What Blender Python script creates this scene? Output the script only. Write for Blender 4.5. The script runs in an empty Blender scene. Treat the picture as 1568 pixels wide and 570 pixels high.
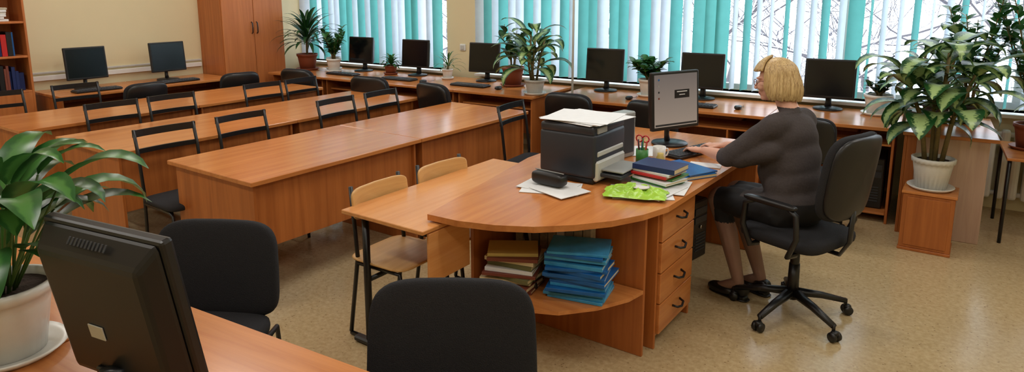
import bpy, bmesh, math, random
from mathutils import Vector, Matrix, noise
random.seed(7)
rad=math.radians
V=Vector
def lin(c):
    c=c/255.
    return c/12.92 if c<=.04045 else ((c+.055)/1.055)**2.4
def rgb(r,g,b): return (lin(r),lin(g),lin(b),1)

# ---------------------------------------------------------------- materials
def newmat(name):
    m=bpy.data.materials.new(name); m.use_nodes=True
    nt=m.node_tree; b=nt.nodes['Principled BSDF']
    return m,nt,b
def mat(name,col,rough=.5,metal=0,var=.06,scale=30,bump=0,spec=.5,emit=None,trans=0):
    m,nt,b=newmat(name)
    b.inputs['Roughness'].default_value=rough; b.inputs['Metallic'].default_value=metal
    b.inputs['Specular IOR Level'].default_value=spec
    tc=nt.nodes.new('ShaderNodeTexCoord'); n=nt.nodes.new('ShaderNodeTexNoise')
    n.inputs['Scale'].default_value=scale; n.inputs['Detail'].default_value=3
    nt.links.new(tc.outputs['Object'],n.inputs['Vector'])
    mx=nt.nodes.new('ShaderNodeMix'); mx.data_type='RGBA'
    mx.inputs[6].default_value=tuple(c*(1-var) for c in col[:3])+(1,)
    mx.inputs[7].default_value=tuple(min(1,c*(1+var)) for c in col[:3])+(1,)
    nt.links.new(n.outputs['Fac'],mx.inputs[0]); nt.links.new(mx.outputs[2],b.inputs['Base Color'])
    if bump:
        bp=nt.nodes.new('ShaderNodeBump'); bp.inputs['Strength'].default_value=bump; bp.inputs['Distance'].default_value=.01
        nt.links.new(n.outputs['Fac'],bp.inputs['Height']); nt.links.new(bp.outputs[0],b.inputs['Normal'])
    if emit:
        b.inputs['Emission Color'].default_value=col; b.inputs['Emission Strength'].default_value=emit
    if trans: b.inputs['Transmission Weight'].default_value=trans
    return m
def wood(name,c1,c2,axis='y',rough=.36,sc=1.0):
    m,nt,b=newmat(name)
    tc=nt.nodes.new('ShaderNodeTexCoord'); mp=nt.nodes.new('ShaderNodeMapping')
    s=[26*sc]*3; s['xyz'.index(axis)]=1.3*sc
    mp.inputs['Scale'].default_value=s
    n=nt.nodes.new('ShaderNodeTexNoise'); n.inputs['Scale'].default_value=1.0; n.inputs['Detail'].default_value=5; n.inputs['Roughness'].default_value=.6; n.inputs['Distortion'].default_value=.6
    n2=nt.nodes.new('ShaderNodeTexNoise'); n2.inputs['Scale'].default_value=.25; n2.inputs['Detail'].default_value=2
    ad=nt.nodes.new('ShaderNodeMath'); ad.operation='MULTIPLY_ADD'; ad.inputs[1].default_value=.7
    mul=nt.nodes.new('ShaderNodeMath'); mul.operation='MULTIPLY'; mul.inputs[1].default_value=.35
    cr=nt.nodes.new('ShaderNodeValToRGB')
    cr.color_ramp.elements[0].position=.36; cr.color_ramp.elements[0].color=c1
    cr.color_ramp.elements[1].position=.68; cr.color_ramp.elements[1].color=c2
    nt.links.new(tc.outputs['Object'],mp.inputs['Vector']); nt.links.new(mp.outputs[0],n.inputs['Vector']); nt.links.new(mp.outputs[0],n2.inputs['Vector'])
    nt.links.new(n2.outputs['Fac'],mul.inputs[0]); nt.links.new(n.outputs['Fac'],ad.inputs[0]); nt.links.new(mul.outputs[0],ad.inputs[2])
    nt.links.new(ad.outputs[0],cr.inputs[0]); nt.links.new(cr.outputs[0],b.inputs['Base Color'])
    b.inputs['Roughness'].default_value=rough
    return m
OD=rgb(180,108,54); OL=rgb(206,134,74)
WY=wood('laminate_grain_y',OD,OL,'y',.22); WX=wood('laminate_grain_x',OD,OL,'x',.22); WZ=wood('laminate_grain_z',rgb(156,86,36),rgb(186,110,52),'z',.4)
WS=wood('student_desk_laminate',rgb(202,134,74),rgb(218,154,92),'y',.27)
PLY=wood('chair_plywood',rgb(196,148,88),rgb(218,174,112),'y',.4)
WP=wood('pale_beech_panel',rgb(180,148,128),rgb(202,172,150),'z',.5)
WCAB=wood('wardrobe_veneer',rgb(168,96,46),rgb(194,118,62),'z',.4)
BLK=mat('black_plastic',rgb(20,20,22),.38); BLKM=mat('black_metal_paint',rgb(18,18,20),.35)
FAB=mat('black_fabric',rgb(43,43,46),.9,scale=350,var=.4,bump=.4,spec=.2)
SCR=mat('screen_glass_dark',rgb(12,13,16),.15)
GRY=mat('grey_plastic',rgb(150,152,150),.45); DGRY=mat('dark_grey_plastic',rgb(46,50,56),.45); LG=mat('light_grey_plastic',rgb(196,196,190),.4)
PRN=mat('printer_slate_plastic',rgb(40,45,54),.42)
WHT=mat('white_glazed',rgb(224,222,216),.25); PAP=mat('paper',rgb(226,228,230),.7)
CHR=mat('chrome',rgb(190,190,190),.2,1)
BRN=mat('brown_clay',rgb(128,66,42),.55); SOIL=mat('soil',rgb(52,36,26),.95,scale=80,var=.4,bump=.8)
STEM=mat('plant_stem',rgb(120,104,62),.7,scale=60,var=.3); GST=mat('green_stem',rgb(76,106,48),.5)
WALLM=mat('wall_paint_cream',rgb(224,210,170),.75,var=.02,scale=5); WHITEW=mat('white_paint',rgb(228,228,224),.5,var=.02)
SKIN=mat('skin',rgb(216,164,142),.5,var=.04,scale=25); LIP=mat('lips',rgb(176,96,90),.45)
HAIRM=wood('blonde_hair',rgb(146,112,68),rgb(224,196,142),'z',.42,9)
BLOU=mat('taupe_knit',rgb(72,66,66),.85,var=.2,scale=90,bump=.2,spec=.2); SKRT=mat('black_skirt_cloth',rgb(20,20,23),.8,var=.2,scale=60)
TIGHT=mat('tights',rgb(140,106,90),.5,var=.1); SHOE=mat('black_leather',rgb(18,17,17),.3)
BLUE=mat('blue_cover',rgb(18,92,160),.35,var=.4,scale=14); NAVY=mat('navy_cover',rgb(22,40,92),.4); CYAN=mat('light_blue_cover',rgb(60,150,200),.35,var=.35,scale=20)
RED=mat('red_plastic',rgb(190,34,34),.4); CREAM=mat('cream_pages',rgb(220,205,165),.8,var=.1,scale=200); YEL=mat('yellow_cover',rgb(206,180,100),.5); BRC=mat('brown_cover',rgb(120,60,44),.5); OLV=mat('olive_cover',rgb(110,110,70),.6)
LIME=mat('lime_plastic_bag',rgb(165,212,70),.3,var=.35,scale=12); GRN=mat('green_plastic',rgb(60,130,60),.4)
DRK=mat('dark_interior',rgb(24,20,18),.8); MUL=mat('magazine_paper',rgb(180,170,150),.6,var=.5,scale=45)

def leafmat(name,edge,mid,varieg=0.5):
    m,nt,b=newmat(name)
    uv=nt.nodes.new('ShaderNodeUVMap'); sp=nt.nodes.new('ShaderNodeSeparateXYZ'); nt.links.new(uv.outputs[0],sp.inputs[0])
    a=nt.nodes.new('ShaderNodeMath'); a.operation='SUBTRACT'; a.inputs[1].default_value=.5; nt.links.new(sp.outputs[0],a.inputs[0])
    ab=nt.nodes.new('ShaderNodeMath'); ab.operation='ABSOLUTE'; nt.links.new(a.outputs[0],ab.inputs[0])
    tc=nt.nodes.new('ShaderNodeTexCoord'); n=nt.nodes.new('ShaderNodeTexNoise'); n.inputs['Scale'].default_value=70; n.inputs['Detail'].default_value=2
    nt.links.new(tc.outputs['Object'],n.inputs['Vector'])
    w=nt.nodes.new('ShaderNodeMath'); w.operation='MULTIPLY_ADD'; w.inputs[1].default_value=varieg; nt.links.new(n.outputs['Fac'],w.inputs[0]); nt.links.new(ab.outputs[0],w.inputs[2])
    cr=nt.nodes.new('ShaderNodeValToRGB'); cr.color_ramp.elements[0].position=.18+varieg*.45; cr.color_ramp.elements[0].color=mid
    cr.color_ramp.elements[1].position=.30+varieg*.5; cr.color_ramp.elements[1].color=edge
    nt.links.new(w.outputs[0],cr.inputs[0]); nt.links.new(cr.outputs[0],b.inputs['Base Color'])
    b.inputs['Roughness'].default_value=.32
    tr=nt.nodes.new('ShaderNodeBsdfTranslucent'); nt.links.new(cr.outputs[0],tr.inputs[0])
    ms=nt.nodes.new('ShaderNodeMixShader'); ms.inputs[0].default_value=.2
    nt.links.new(b.outputs[0],ms.inputs[1]); nt.links.new(tr.outputs[0],ms.inputs[2]); nt.links.new(ms.outputs[0],nt.nodes['Material Output'].inputs[0])
    return m
LVAR=leafmat('variegated_leaf',rgb(28,72,32),rgb(160,186,122),.5)
LGRN=leafmat('green_leaf',rgb(38,84,34),rgb(60,112,50),.1)
LDRK=leafmat('dark_green_leaf',rgb(22,54,26),rgb(42,80,38),.1)
LPEACE=leafmat('peace_lily_leaf',rgb(42,92,40),rgb(74,126,58),.15)

def slatmat(name,col):
    m,nt,b=newmat(name)
    tc=nt.nodes.new('ShaderNodeTexCoord'); n=nt.nodes.new('ShaderNodeTexNoise'); n.inputs['Scale'].default_value=12; n.inputs['Detail'].default_value=4
    nt.links.new(tc.outputs['Object'],n.inputs['Vector'])
    mx=nt.nodes.new('ShaderNodeMix'); mx.data_type='RGBA'
    mx.inputs[6].default_value=tuple(c*.8 for c in col[:3])+(1,); mx.inputs[7].default_value=col
    nt.links.new(n.outputs['Fac'],mx.inputs[0]); nt.links.new(mx.outputs[2],b.inputs['Base Color']); b.inputs['Roughness'].default_value=.8
    tr=nt.nodes.new('ShaderNodeBsdfTranslucent'); nt.links.new(mx.outputs[2],tr.inputs[0])
    ms=nt.nodes.new('ShaderNodeMixShader'); ms.inputs[0].default_value=.55
    nt.links.new(b.outputs[0],ms.inputs[1]); nt.links.new(tr.outputs[0],ms.inputs[2]); nt.links.new(ms.outputs[0],nt.nodes['Material Output'].inputs[0])
    return m
STQ=slatmat('turquoise_slat',rgb(98,172,166)); SWH=slatmat('white_slat',rgb(212,220,230))

# floor material
def floormat():
    m,nt,b=newmat('speckled_linoleum')
    tc=nt.nodes.new('ShaderNodeTexCoord')
    n=nt.nodes.new('ShaderNodeTexNoise'); n.inputs['Scale'].default_value=40; n.inputs['Detail'].default_value=6; n.inputs['Roughness'].default_value=.7
    nt.links.new(tc.outputs['Object'],n.inputs['Vector'])
    cr=nt.nodes.new('ShaderNodeValToRGB')
    e=cr.color_ramp.elements; e[0].position=.32; e[0].color=rgb(172,148,108); e[1].position=.66; e[1].color=rgb(198,176,138)
    k=e.new(.5); k.color=rgb(187,164,124)
    nt.links.new(n.outputs['Fac'],cr.inputs[0])
    v=nt.nodes.new('ShaderNodeTexVoronoi'); v.inputs['Scale'].default_value=30
    nt.links.new(tc.outputs['Object'],v.inputs['Vector'])
    lt=nt.nodes.new('ShaderNodeMath'); lt.operation='LESS_THAN'; lt.inputs[1].default_value=.13; nt.links.new(v.outputs['Distance'],lt.inputs[0])
    mx=nt.nodes.new('ShaderNodeMix'); mx.data_type='RGBA'; mx.inputs[7].default_value=rgb(116,88,58)
    mm=nt.nodes.new('ShaderNodeMath'); mm.operation='MULTIPLY'; mm.inputs[1].default_value=.6; nt.links.new(lt.outputs[0],mm.inputs[0])
    nt.links.new(mm.outputs[0],mx.inputs[0]); nt.links.new(cr.outputs[0],mx.inputs[6]); nt.links.new(mx.outputs[2],b.inputs['Base Color'])
    b.inputs['Roughness'].default_value=.2
    return m
FLOOR=floormat()

# ---------------------------------------------------------------- builder
ROT=False; ANG=rad(3.4); PIV=V((-7.95,6.1,0))
class B:
    def __init__(s,name):
        s.name=name; s.bm=bmesh.new(); s.mats=[]; s.uv=s.bm.loops.layers.uv.new('UVMap')
    def mi(s,m):
        if m not in s.mats: s.mats.append(m)
        return s.mats.index(m)
    def add(s,verts,faces,m,smooth=False,M=None,uvs=None):
        i=s.mi(m)
        vs=[s.bm.verts.new(M@V(v) if M else V(v)) for v in verts]
        for f in faces:
            try: fc=s.bm.faces.new([vs[k] for k in f])
            except ValueError: continue
            fc.material_index=i; fc.smooth=smooth
            if uvs:
                for l,k in zip(fc.loops,f): l[s.uv].uv=uvs[k]
    def box(s,c,d,m,bev=.003,M=None,seg=1):
        t=bmesh.new(); bmesh.ops.create_cube(t,size=1,matrix=Matrix.Diagonal((d[0],d[1],d[2],1)))
        bev=min(bev,min(d)*.45)
        if bev>0: bmesh.ops.bevel(t,geom=t.edges[:],offset=bev,segments=seg,affect='EDGES',profile=.5)
        t.verts.index_update()
        T=Matrix.Translation(c)
        if M is not None: T=T@M
        s.add([v.co.copy() for v in t.verts],[[v.index for v in f.verts] for f in t.faces],m,seg>2,T); t.free()
    def bb(s,x0,x1,y0,y1,z0,z1,m,bev=.003):
        s.box(((x0+x1)/2,(y0+y1)/2,(z0+z1)/2),(x1-x0,y1-y0,z1-z0),m,bev)
    def tube(s,pts,r,m,seg=8,cap=True,M=None,flat=1.0):
        pts=[V(p) for p in pts]; n=len(pts)
        rs=r if isinstance(r,(list,tuple)) else [r]*n
        verts=[];faces=[]; prev=None
        for i,p in enumerate(pts):
            t=(pts[min(i+1,n-1)]-pts[max(i-1,0)]).normalized()
            if prev is None:
                a=t.orthogonal().normalized() if abs(t.z)>.9 else t.cross(V((0,0,1))).normalized()
            else:
                a=(prev-t*prev.dot(t)).normalized()
            prev=a; b=t.cross(a)
            for k in range(seg):
                an=2*math.pi*k/seg; verts.append(p+(a*math.cos(an)+b*math.sin(an)*flat)*rs[i])
        for i in range(n-1):
            for k in range(seg):
                faces.append((i*seg+k,i*seg+(k+1)%seg,(i+1)*seg+(k+1)%seg,(i+1)*seg+k))
        if cap:
            faces.append(tuple(range(seg))[::-1]); faces.append(tuple((n-1)*seg+k for k in range(seg)))
        s.add(verts,faces,m,True,M)
    def cyl(s,p0,p1,r0,r1,m,seg=20):
        s.tube([p0,p1],[r0,r1],m,seg)
    def lathe(s,prof,c,m,seg=28,flute=0,M=None):
        verts=[];faces=[];n=len(prof)
        for r,z in prof:
            for k in range(seg):
                an=2*math.pi*k/seg; rr=r*(1+flute*math.cos(an*seg/2))
                verts.append((c[0]+rr*math.cos(an),c[1]+rr*math.sin(an),c[2]+z))
        for i in range(n-1):
            for k in range(seg): faces.append((i*seg+k,i*seg+(k+1)%seg,(i+1)*seg+(k+1)%seg,(i+1)*seg+k))
        s.add(verts,faces,m,True,M)
    def prism(s,poly,z0,z1,m):
        n=len(poly); verts=[(x,y,z0) for x,y in poly]+[(x,y,z1) for x,y in poly]
        faces=[tuple(range(n))[::-1],tuple(range(n,2*n))]+[(i,(i+1)%n,n+(i+1)%n,n+i) for i in range(n)]
        s.add(verts,faces,m)
    def pad(s,c,d,m,e1=.35,e2=.35,M=None,bend=0,nu=28,nv=14,taper=0):
        def sp(a,e): return math.copysign(abs(a)**e,a)
        verts=[];faces=[]
        for j in range(nv+1):
            ph=-math.pi/2+math.pi*j/nv
            for k in range(nu):
                th=2*math.pi*k/nu
                x=sp(math.cos(ph),e1)*sp(math.cos(th),e2)*d[0]/2; y=sp(math.cos(ph),e1)*sp(math.sin(th),e2)*d[1]/2; z=sp(math.sin(ph),e1)*d[2]/2
                x*=1-taper*y/d[1]
                z+=bend*(x/(d[0]/2))**2
                verts.append((x,y,z))
        for j in range(nv):
            for k in range(nu): faces.append((j*nu+k,j*nu+(k+1)%nu,(j+1)*nu+(k+1)%nu,(j+1)*nu+k))
        T=Matrix.Translation(c)
        if M is not None: T=T@M
        s.add(verts,faces,m,True,T)
    def leaf(s,base,az,el,L,W,m,droop=.6,fold=.25,wp=.45,n=8,twist=0):
        p=V(base); verts=[];faces=[];uvs=[]; e=el
        side0=V((-math.sin(az),math.cos(az),0))
        for i in range(n+1):
            t=i/n
            w=W/2*(math.sin(math.pi*min(1,t**(.75 if wp<.5 else 1.2)))**.8 if 0<t<1 else 0)+.0012
            d=V((math.cos(az)*math.cos(e),math.sin(az)*math.cos(e),math.sin(e)))
            up=side0.cross(d)*-1
            if up.z<0 and e<1.5 : up=-up
            sd=(side0*math.cos(twist)+up*math.sin(twist))
            verts+= [p-sd*w+up*w*fold,p,p+sd*w+up*w*fold]; uvs+=[(0,t),(.5,t),(1,t)]
            p=p+d*(L/n); e-=droop/n*2*(t+.3)
        for i in range(n):
            a=i*3
            faces+=[(a,a+1,a+4,a+3),(a+1,a+2,a+5,a+4)]
        s.add(verts,faces,m,True,None,uvs)
    def finish(s,loc=(0,0,0),rz=0,fix=True):
        if fix: bmesh.ops.recalc_face_normals(s.bm,faces=s.bm.faces[:])
        me=bpy.data.meshes.new(s.name); s.bm.to_mesh(me); s.bm.free()
        for m in s.mats: me.materials.append(m)
        loc=V(loc)
        if ROT:
            loc=PIV+Matrix.Rotation(ANG,3,'Z')@(loc-PIV); rz+=ANG
        o=bpy.data.objects.new(s.name,me); o.location=loc; o.rotation_euler=(0,0,rz)
        bpy.context.collection.objects.link(o); return o
def RX(a): return Matrix.Rotation(a,4,'X')
def RY(a): return Matrix.Rotation(a,4,'Y')
def RZ(a): return Matrix.Rotation(a,4,'Z')

# ---------------------------------------------------------------- room
XL,XR,Y0,YW,HC=-7.95,1.9,-1.6,6.1,3.05
b=B('floor'); b.bb(XL-.2,XR+.2,Y0-.2,7.1,-.1,0,FLOOR,0); b.finish()
b=B('ceiling'); b.bb(XL-.2,XR+.2,Y0-.2,7.1,HC,HC+.1,WHITEW,0); b.finish()
b=B('wall_left'); b.bb(XL-.2,XL,Y0,YW+.2,0,HC,WALLM,0); b.finish()
b=B('wall_right'); b.bb(XR,XR+.2,Y0,6.67,0,HC,WALLM,0); b.finish()
b=B('wall_near'); b.bb(XL-.2,XR+.2,Y0-.2,Y0,0,HC,WALLM,0); b.finish()
W1=(-7.85,-5.36);W2=(-4.88,1.6); ZS,ZT=.8,2.7
ROT=True
b=B('wall_windows')
b.bb(XL,XR+.2,YW,YW+.25,0,ZS,WALLM,0); b.bb(XL,XR+.2,YW,YW+.25,ZT,HC,WALLM,0)
b.bb(XL,W1[0],YW,YW+.25,ZS,ZT,WALLM,0); b.bb(W1[1],W2[0],YW,YW+.25,ZS,ZT,WALLM,0); b.bb(W2[1],XR+.2,YW,YW+.25,ZS,ZT,WALLM,0)
b.finish()
for i,(a,c) in enumerate((W1,W2)):
    b=B('window_%d'%(i+1)); y=YW+.16
    b.bb(a,c,y,y+.06,ZS,ZS+.06,WHITEW); b.bb(a,c,y,y+.06,ZT-.06,ZT,WHITEW)
    n=2 if i==0 else 5
    for k in range(n+1):
        x=a+(c-a)*k/n; x=min(max(x,a+.035),c-.035); b.bb(x-.035,x+.035,y,y+.06,ZS+.06,ZT-.06,WHITEW)
    b.bb(a-.0,c+.0,YW-.12,YW+.15,ZS-.03,ZS,WHITEW)
    b.finish()
b=B('wall_socket'); b.bb(-5.16,-5.08,YW-.02,YW,1.05,1.13,WHITEW,.006); b.bb(-5.145,-5.095,YW-.03,YW-.02,1.065,1.115,LG,.006); b.finish()

def blinds(x0,x1,pat,opn,seed):
    random.seed(seed)
    b=B('vertical_blind'); b.bb(x0,x1,YW-.09,YW-.04,ZT-.06,ZT-.02,WHITEW)
    x=x0+.05;i=0
    while x<x1-.03:
        m=STQ if pat(x,i) else SWH
        a=rad(opn(x))
        w=.127/2; dx,dy=w*math.cos(a),w*math.sin(a); off=random.uniform(-.012,.012)
        vs=[];fs=[]
        for j in range(2):
            z=(ZS+.03,ZT-.05)[j]
            for t in (-1,-.5,0,.5,1):
                cv=.008*(1-t*t)
                vs.append((x+off+dx*t-cv*math.sin(a),YW-.065+dy*t+cv*math.cos(a),z))
        for t in range(4): fs.append((t,t+1,6+t,5+t))
        b.add(vs,fs,m,True)
        x+=.112;i+=1
    return b.finish(fix=False)
def patL(x,i): return i in (2,4,7,8,10,12,14,17,18,21,22)
def openL(x): return random.uniform(20,75)
def patR(x,i):
    if x<-3.45: return i in (1,3,6,8,10,12)
    if x<-2.95: return i%3!=2
    if -2.28<x<-1.95: return True
    if -1.02<x<-.8: return True
    return i%3==0
def openR(x):
    if x<-3.4: return random.uniform(35,70)
    if x<-2.4: return random.uniform(30,60)
    if -2.28<x<-1.95 or -1.02<x<-.8: return random.uniform(10,35)
    return random.uniform(64,86)
blinds(W1[0],W1[1],patL,openL,3); blinds(W2[0],W2[1],patR,openR,5)
ROT=False
b=B('baseboard_left'); b.bb(XL,XL+.02,Y0,YW,0,.07,BRC); b.finish()
b=B('trim_1')
b.bb(XL,XL+.03,2.65,4.56,.84,.89,WHITEW); b.bb(XL,XL+.02,2.65,4.56,.91,.93,LG); b.finish()

# outside: snowy trees + ground
SNOWB=bpy.data.materials.new('snowy_bark'); SNOWB.use_nodes=True
nt=SNOWB.node_tree; bs=nt.nodes['Principled BSDF']; g=nt.nodes.new('ShaderNodeNewGeometry'); sp=nt.nodes.new('ShaderNodeSeparateXYZ'); nt.links.new(g.outputs['Normal'],sp.inputs[0])
cr=nt.nodes.new('ShaderNodeValToRGB'); cr.color_ramp.elements[0].position=.0; cr.color_ramp.elements[0].color=rgb(88,84,90); cr.color_ramp.elements[1].position=.4; cr.color_ramp.elements[1].color=rgb(238,242,250)
nt.links.new(sp.outputs[2],cr.inputs[0]); nt.links.new(cr.outputs[0],bs.inputs['Base Color']); bs.inputs['Roughness'].default_value=.8
def tree(x,y,seed):
    random.seed(seed); b=B('snowy_tree')
    def br(p,d,L,r,dep):
        pts=[p]; q=p.copy(); dd=d.copy()
        for i in range(4):
            dd=(dd+V((random.uniform(-.25,.25),random.uniform(-.25,.25),random.uniform(-.12,.2)))).normalized()
            q=q+dd*L/4; pts.append(q.copy())
        b.tube(pts,[max(.004,r*(1-.12*i)) for i in range(5)],SNOWB,5,False)
        if dep>0:
            for i in range(4 if dep>1 else 6):
                k=random.randint(1,4); nd=(dd*.5+V((random.uniform(-1,1),random.uniform(-1,1),random.uniform(-.3,.7)))).normalized()
                br(pts[k],nd,L*random.uniform(.5,.75),r*.5,dep-1)
    br(V((0,0,-3)),V((0,0,1)),3.6,.11,0)
    for k in range(9):
        br(V((0,0,-1+k*.5)),V((random.uniform(-1,1),random.uniform(-1,1),.35)).normalized(),1.7,.035,3)
    b.finish((x,y,0),0,False)
for i,(x,y) in enumerate([(-9.5,10.8),(-5.6,11),(-3.4,10.6),(-1.4,10.4),(.4,10.6),(2.2,11),(-11,13),(-2.2,12.5),(-.4,12.8)]): tree(x,y,20+i)
b=B('snow_ground'); SN=mat('snow',rgb(236,241,248),.8,bump=.3,scale=2); b.bb(-40,30,7.3,60,-3.2,-3,SN,0); b.finish()

# ---------------------------------------------------------------- tables
def long_table(x0,x1,y0,y1):
    b=B('classroom_desk'); n=2; L=(y1-y0)/n
    for k in range(n):
        a=y0+k*L; c=a+L-.004
        b.bb(x0,x1,a,c,.724,.75,WY,.003)
        xs0,xs1=x0+.04,x1-.03
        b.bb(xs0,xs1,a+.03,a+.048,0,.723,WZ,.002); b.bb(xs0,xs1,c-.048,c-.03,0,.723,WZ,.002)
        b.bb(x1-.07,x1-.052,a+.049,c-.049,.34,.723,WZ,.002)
    return b.finish()
long_table(-3.95,-3.1,2.0,4.66); long_table(-5.25,-4.38,1.9,4.66); long_table(-6.5,-5.68,1.83,4.6)

ROT=True
b=B('computer_desk')
X=[-7.4,-6.45,-5.5,-4.5,-3.55]
for i in range(4):
    b.bb(X[i]+.002,X[i+1]-.002,5.05,5.95,.724,.75,WX)
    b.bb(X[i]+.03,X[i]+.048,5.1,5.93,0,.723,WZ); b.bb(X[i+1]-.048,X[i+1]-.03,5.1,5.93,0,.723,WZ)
    b.bb(X[i]+.05,X[i+1]-.05,5.8,5.818,.2,.723,WZ); b.bb(X[i]+.05,X[i+1]-.05,5.15,5.5,.60,.616,WX)
b.finish()
b=B('computer_desk')
X=[-3.42,-2.42,-1.42,-.47]
for i in range(3):
    b.bb(X[i]+.002,X[i+1]-.002,5.15,5.96,.724,.75,WX)
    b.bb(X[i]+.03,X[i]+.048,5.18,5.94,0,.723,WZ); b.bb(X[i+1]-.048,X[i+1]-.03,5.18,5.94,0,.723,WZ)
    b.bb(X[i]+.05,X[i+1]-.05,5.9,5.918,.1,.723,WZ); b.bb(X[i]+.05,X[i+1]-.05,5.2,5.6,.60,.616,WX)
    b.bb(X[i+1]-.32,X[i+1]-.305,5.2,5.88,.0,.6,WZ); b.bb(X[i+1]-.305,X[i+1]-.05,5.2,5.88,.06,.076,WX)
b.finish()
b=B('side_cabinet'); b.bb(-.45,.12,5.02,5.94,.735,.76,WX); b.bb(-.36,.07,5.04,5.058,0,.734,WP); b.bb(.052,.07,5.06,5.92,0,.734,WZ); b.bb(-.44,-.42,5.04,5.92,0,.734,WZ); b.bb(-.42,-.36,5.04,5.058,0,.734,WZ); b.bb(-.42,.05,5.9,5.92,0,.734,WZ); b.finish()
ROT=False
b=B('computer_desk')
for (a,c) in ((2.7,3.62),(3.625,4.55)):
    b.bb(-7.9,-7.22,a,c-.004,.724,.75,WY); b.bb(-7.88,-7.26,a+.02,a+.038,0,.723,WZ); b.bb(-7.88,-7.26,c-.038,c-.02,0,.723,WZ); b.bb(-7.8,-7.78,a+.04,c-.04,.2,.723,WZ); b.bb(-7.7,-7.35,a+.04,c-.04,.6,.616,WY)
b.finish()
# teacher desk
b=B('teacher_desk')
A=[(-1.99,2.16),(-1.82,2.17),(-1.65,2.22),(-1.5,2.30),(-1.37,2.42),(-1.26,2.56),(-1.18,2.72),(-1.13,2.9)]
b.prism(A+[(-1.10,4.55),(-2.2,4.55),(-2.2,3.3)],.724,.752,WY)
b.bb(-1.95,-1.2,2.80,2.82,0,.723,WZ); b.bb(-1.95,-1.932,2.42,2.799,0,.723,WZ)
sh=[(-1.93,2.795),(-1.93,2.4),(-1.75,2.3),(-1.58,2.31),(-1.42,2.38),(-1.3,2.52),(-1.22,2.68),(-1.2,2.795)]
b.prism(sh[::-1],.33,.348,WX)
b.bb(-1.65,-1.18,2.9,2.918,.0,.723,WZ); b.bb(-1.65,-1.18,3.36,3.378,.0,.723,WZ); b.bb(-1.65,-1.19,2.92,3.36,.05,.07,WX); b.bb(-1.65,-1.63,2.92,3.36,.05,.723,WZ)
for k in range(4):
    z0=.075+k*.16; b.bb(-1.20,-1.165,2.922,3.356,z0,z0+.154,WY,.003)
    pts=[(-1.165,3.09,z0+.09),(-1.14,3.10,z0+.083),(-1.132,3.14,z0+.075),(-1.14,3.18,z0+.083),(-1.165,3.19,z0+.09)]
    b.tube(pts,.006,BLK,8)
b.bb(-2.1,-2.08,2.85,4.5,.2,.723,WZ); b.bb(-2.1,-1.15,4.48,4.5,0,.723,WZ)
b.tube([(-1.9,2.76,.72),(-1.62,2.5,.36)],.012,BLKM,8)
b.finish()
# student desk
b=B('student_desk')
b.bb(-2.45,-1.92,2.05,3.28,.695,.715,WS)
b.bb(-1.935,-1.92,2.09,2.38,.45,.69,WS)
for y in (2.12,3.2):
    b.tube([(-2.36,y,.69),(-2.36,y,.03)],.018,BLKM); b.tube([(-2.02,y,.69),(-2.02,y,.03)],.014,BLKM) if y>3 else None
    b.box((-2.25,y,.02),(.42,.045,.03),BLKM,.008); b.tube([(-2.42,y,.675),(-1.96,y,.675)],.014,BLKM)
b.tube([(-2.36,2.12,.35),(-2.36,3.2,.35)],.013,BLKM)
b.finish()
# foreground desks
b=B('computer_desk')
b.bb(-2.03,-.75,.36,1.02,.724,.75,WX); b.bb(-1.98,-1.96,.41,.98,0,.723,WZ); b.bb(-.82,-.8,.41,.98,0,.723,WZ); b.bb(-1.96,-.82,.46,.48,.3,.723,WX)
b.finish((0,.21,0),rad(5.3))
b=B('computer_desk')
b.bb(-3.3,-2.10,.30,.98,.724,.75,WX); b.bb(-3.25,-3.23,.35,.93,0,.723,WZ); b.bb(-2.17,-2.15,.35,.93,0,.723,WZ); b.bb(-3.23,-2.17,.4,.42,.3,.723,WX)
b.finish((0,.0,0),0)

# wardrobe
b=B('wardrobe')
b.bb(-7.95,-7.47,4.58,5.44,0,2.5,WCAB)
for (a,c,hy) in ((4.585,5.008,4.975),(5.012,5.435,5.045)):
    b.bb(-7.468,-7.45,a,c,.08,2.45,WCAB,.004); b.tube([(-7.45,hy,1.24),(-7.43,hy,1.25),(-7.425,hy,1.31),(-7.43,hy,1.37),(-7.45,hy,1.38)],.007,BLKM)
b.finish()
# bookcase
b=B('bookcase')
x0,x1,y0,y1=-7.93,-7.58,1.5,2.62
b.bb(x0,x1,y0,y0+.02,0,2.3,WCAB); b.bb(x0,x1,y1-.02,y1,0,2.3,WCAB); b.bb(x0,x0+.015,y0,y1,0,2.3,WCAB)
for z in (.06,.78,1.12,1.45,1.8,2.28): b.bb(x0,x1,y0+.02,y1-.02,z,z+.02,WCAB)
b.bb(x1-.018,x1,y0+.02,2.055,.08,.78,WCAB); b.bb(x1-.018,x1,2.06,y1-.02,.08,.78,WCAB)
b.finish()
def book_row(y0,y1,z,ms,x=-7.62,h=.26,flat=False):
    b=B('book_row'); y=y0
    if flat:
        for i in range(6): b.bb(x-.2,x-random.uniform(0,.02),y0,y1-random.uniform(0,.04),z+i*.022,z+i*.022+.021,random.choice(ms))
    else:
        while y<y1:
            w=random.uniform(.015,.05); hh=h*random.uniform(.65,1); b.bb(x-.2,x-random.uniform(0,.03),y,y+w-.001,z,z+hh,random.choice(ms),.002); y+=w
    b.finish()
random.seed(2)
book_row(1.6,2.55,.801,[NAVY,BLUE,NAVY,RED,BRC,BLK]); book_row(1.6,2.5,1.141,[NAVY,RED,BRC,BLK,BLUE,OLV]); book_row(2.2,2.5,1.471,[PAP,WHT,MUL],flat=True); book_row(1.6,2.1,1.471,[NAVY,BLUE,BRC]); book_row(1.6,2.55,1.821,[NAVY,BLUE,BRC,CYAN,RED])

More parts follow.
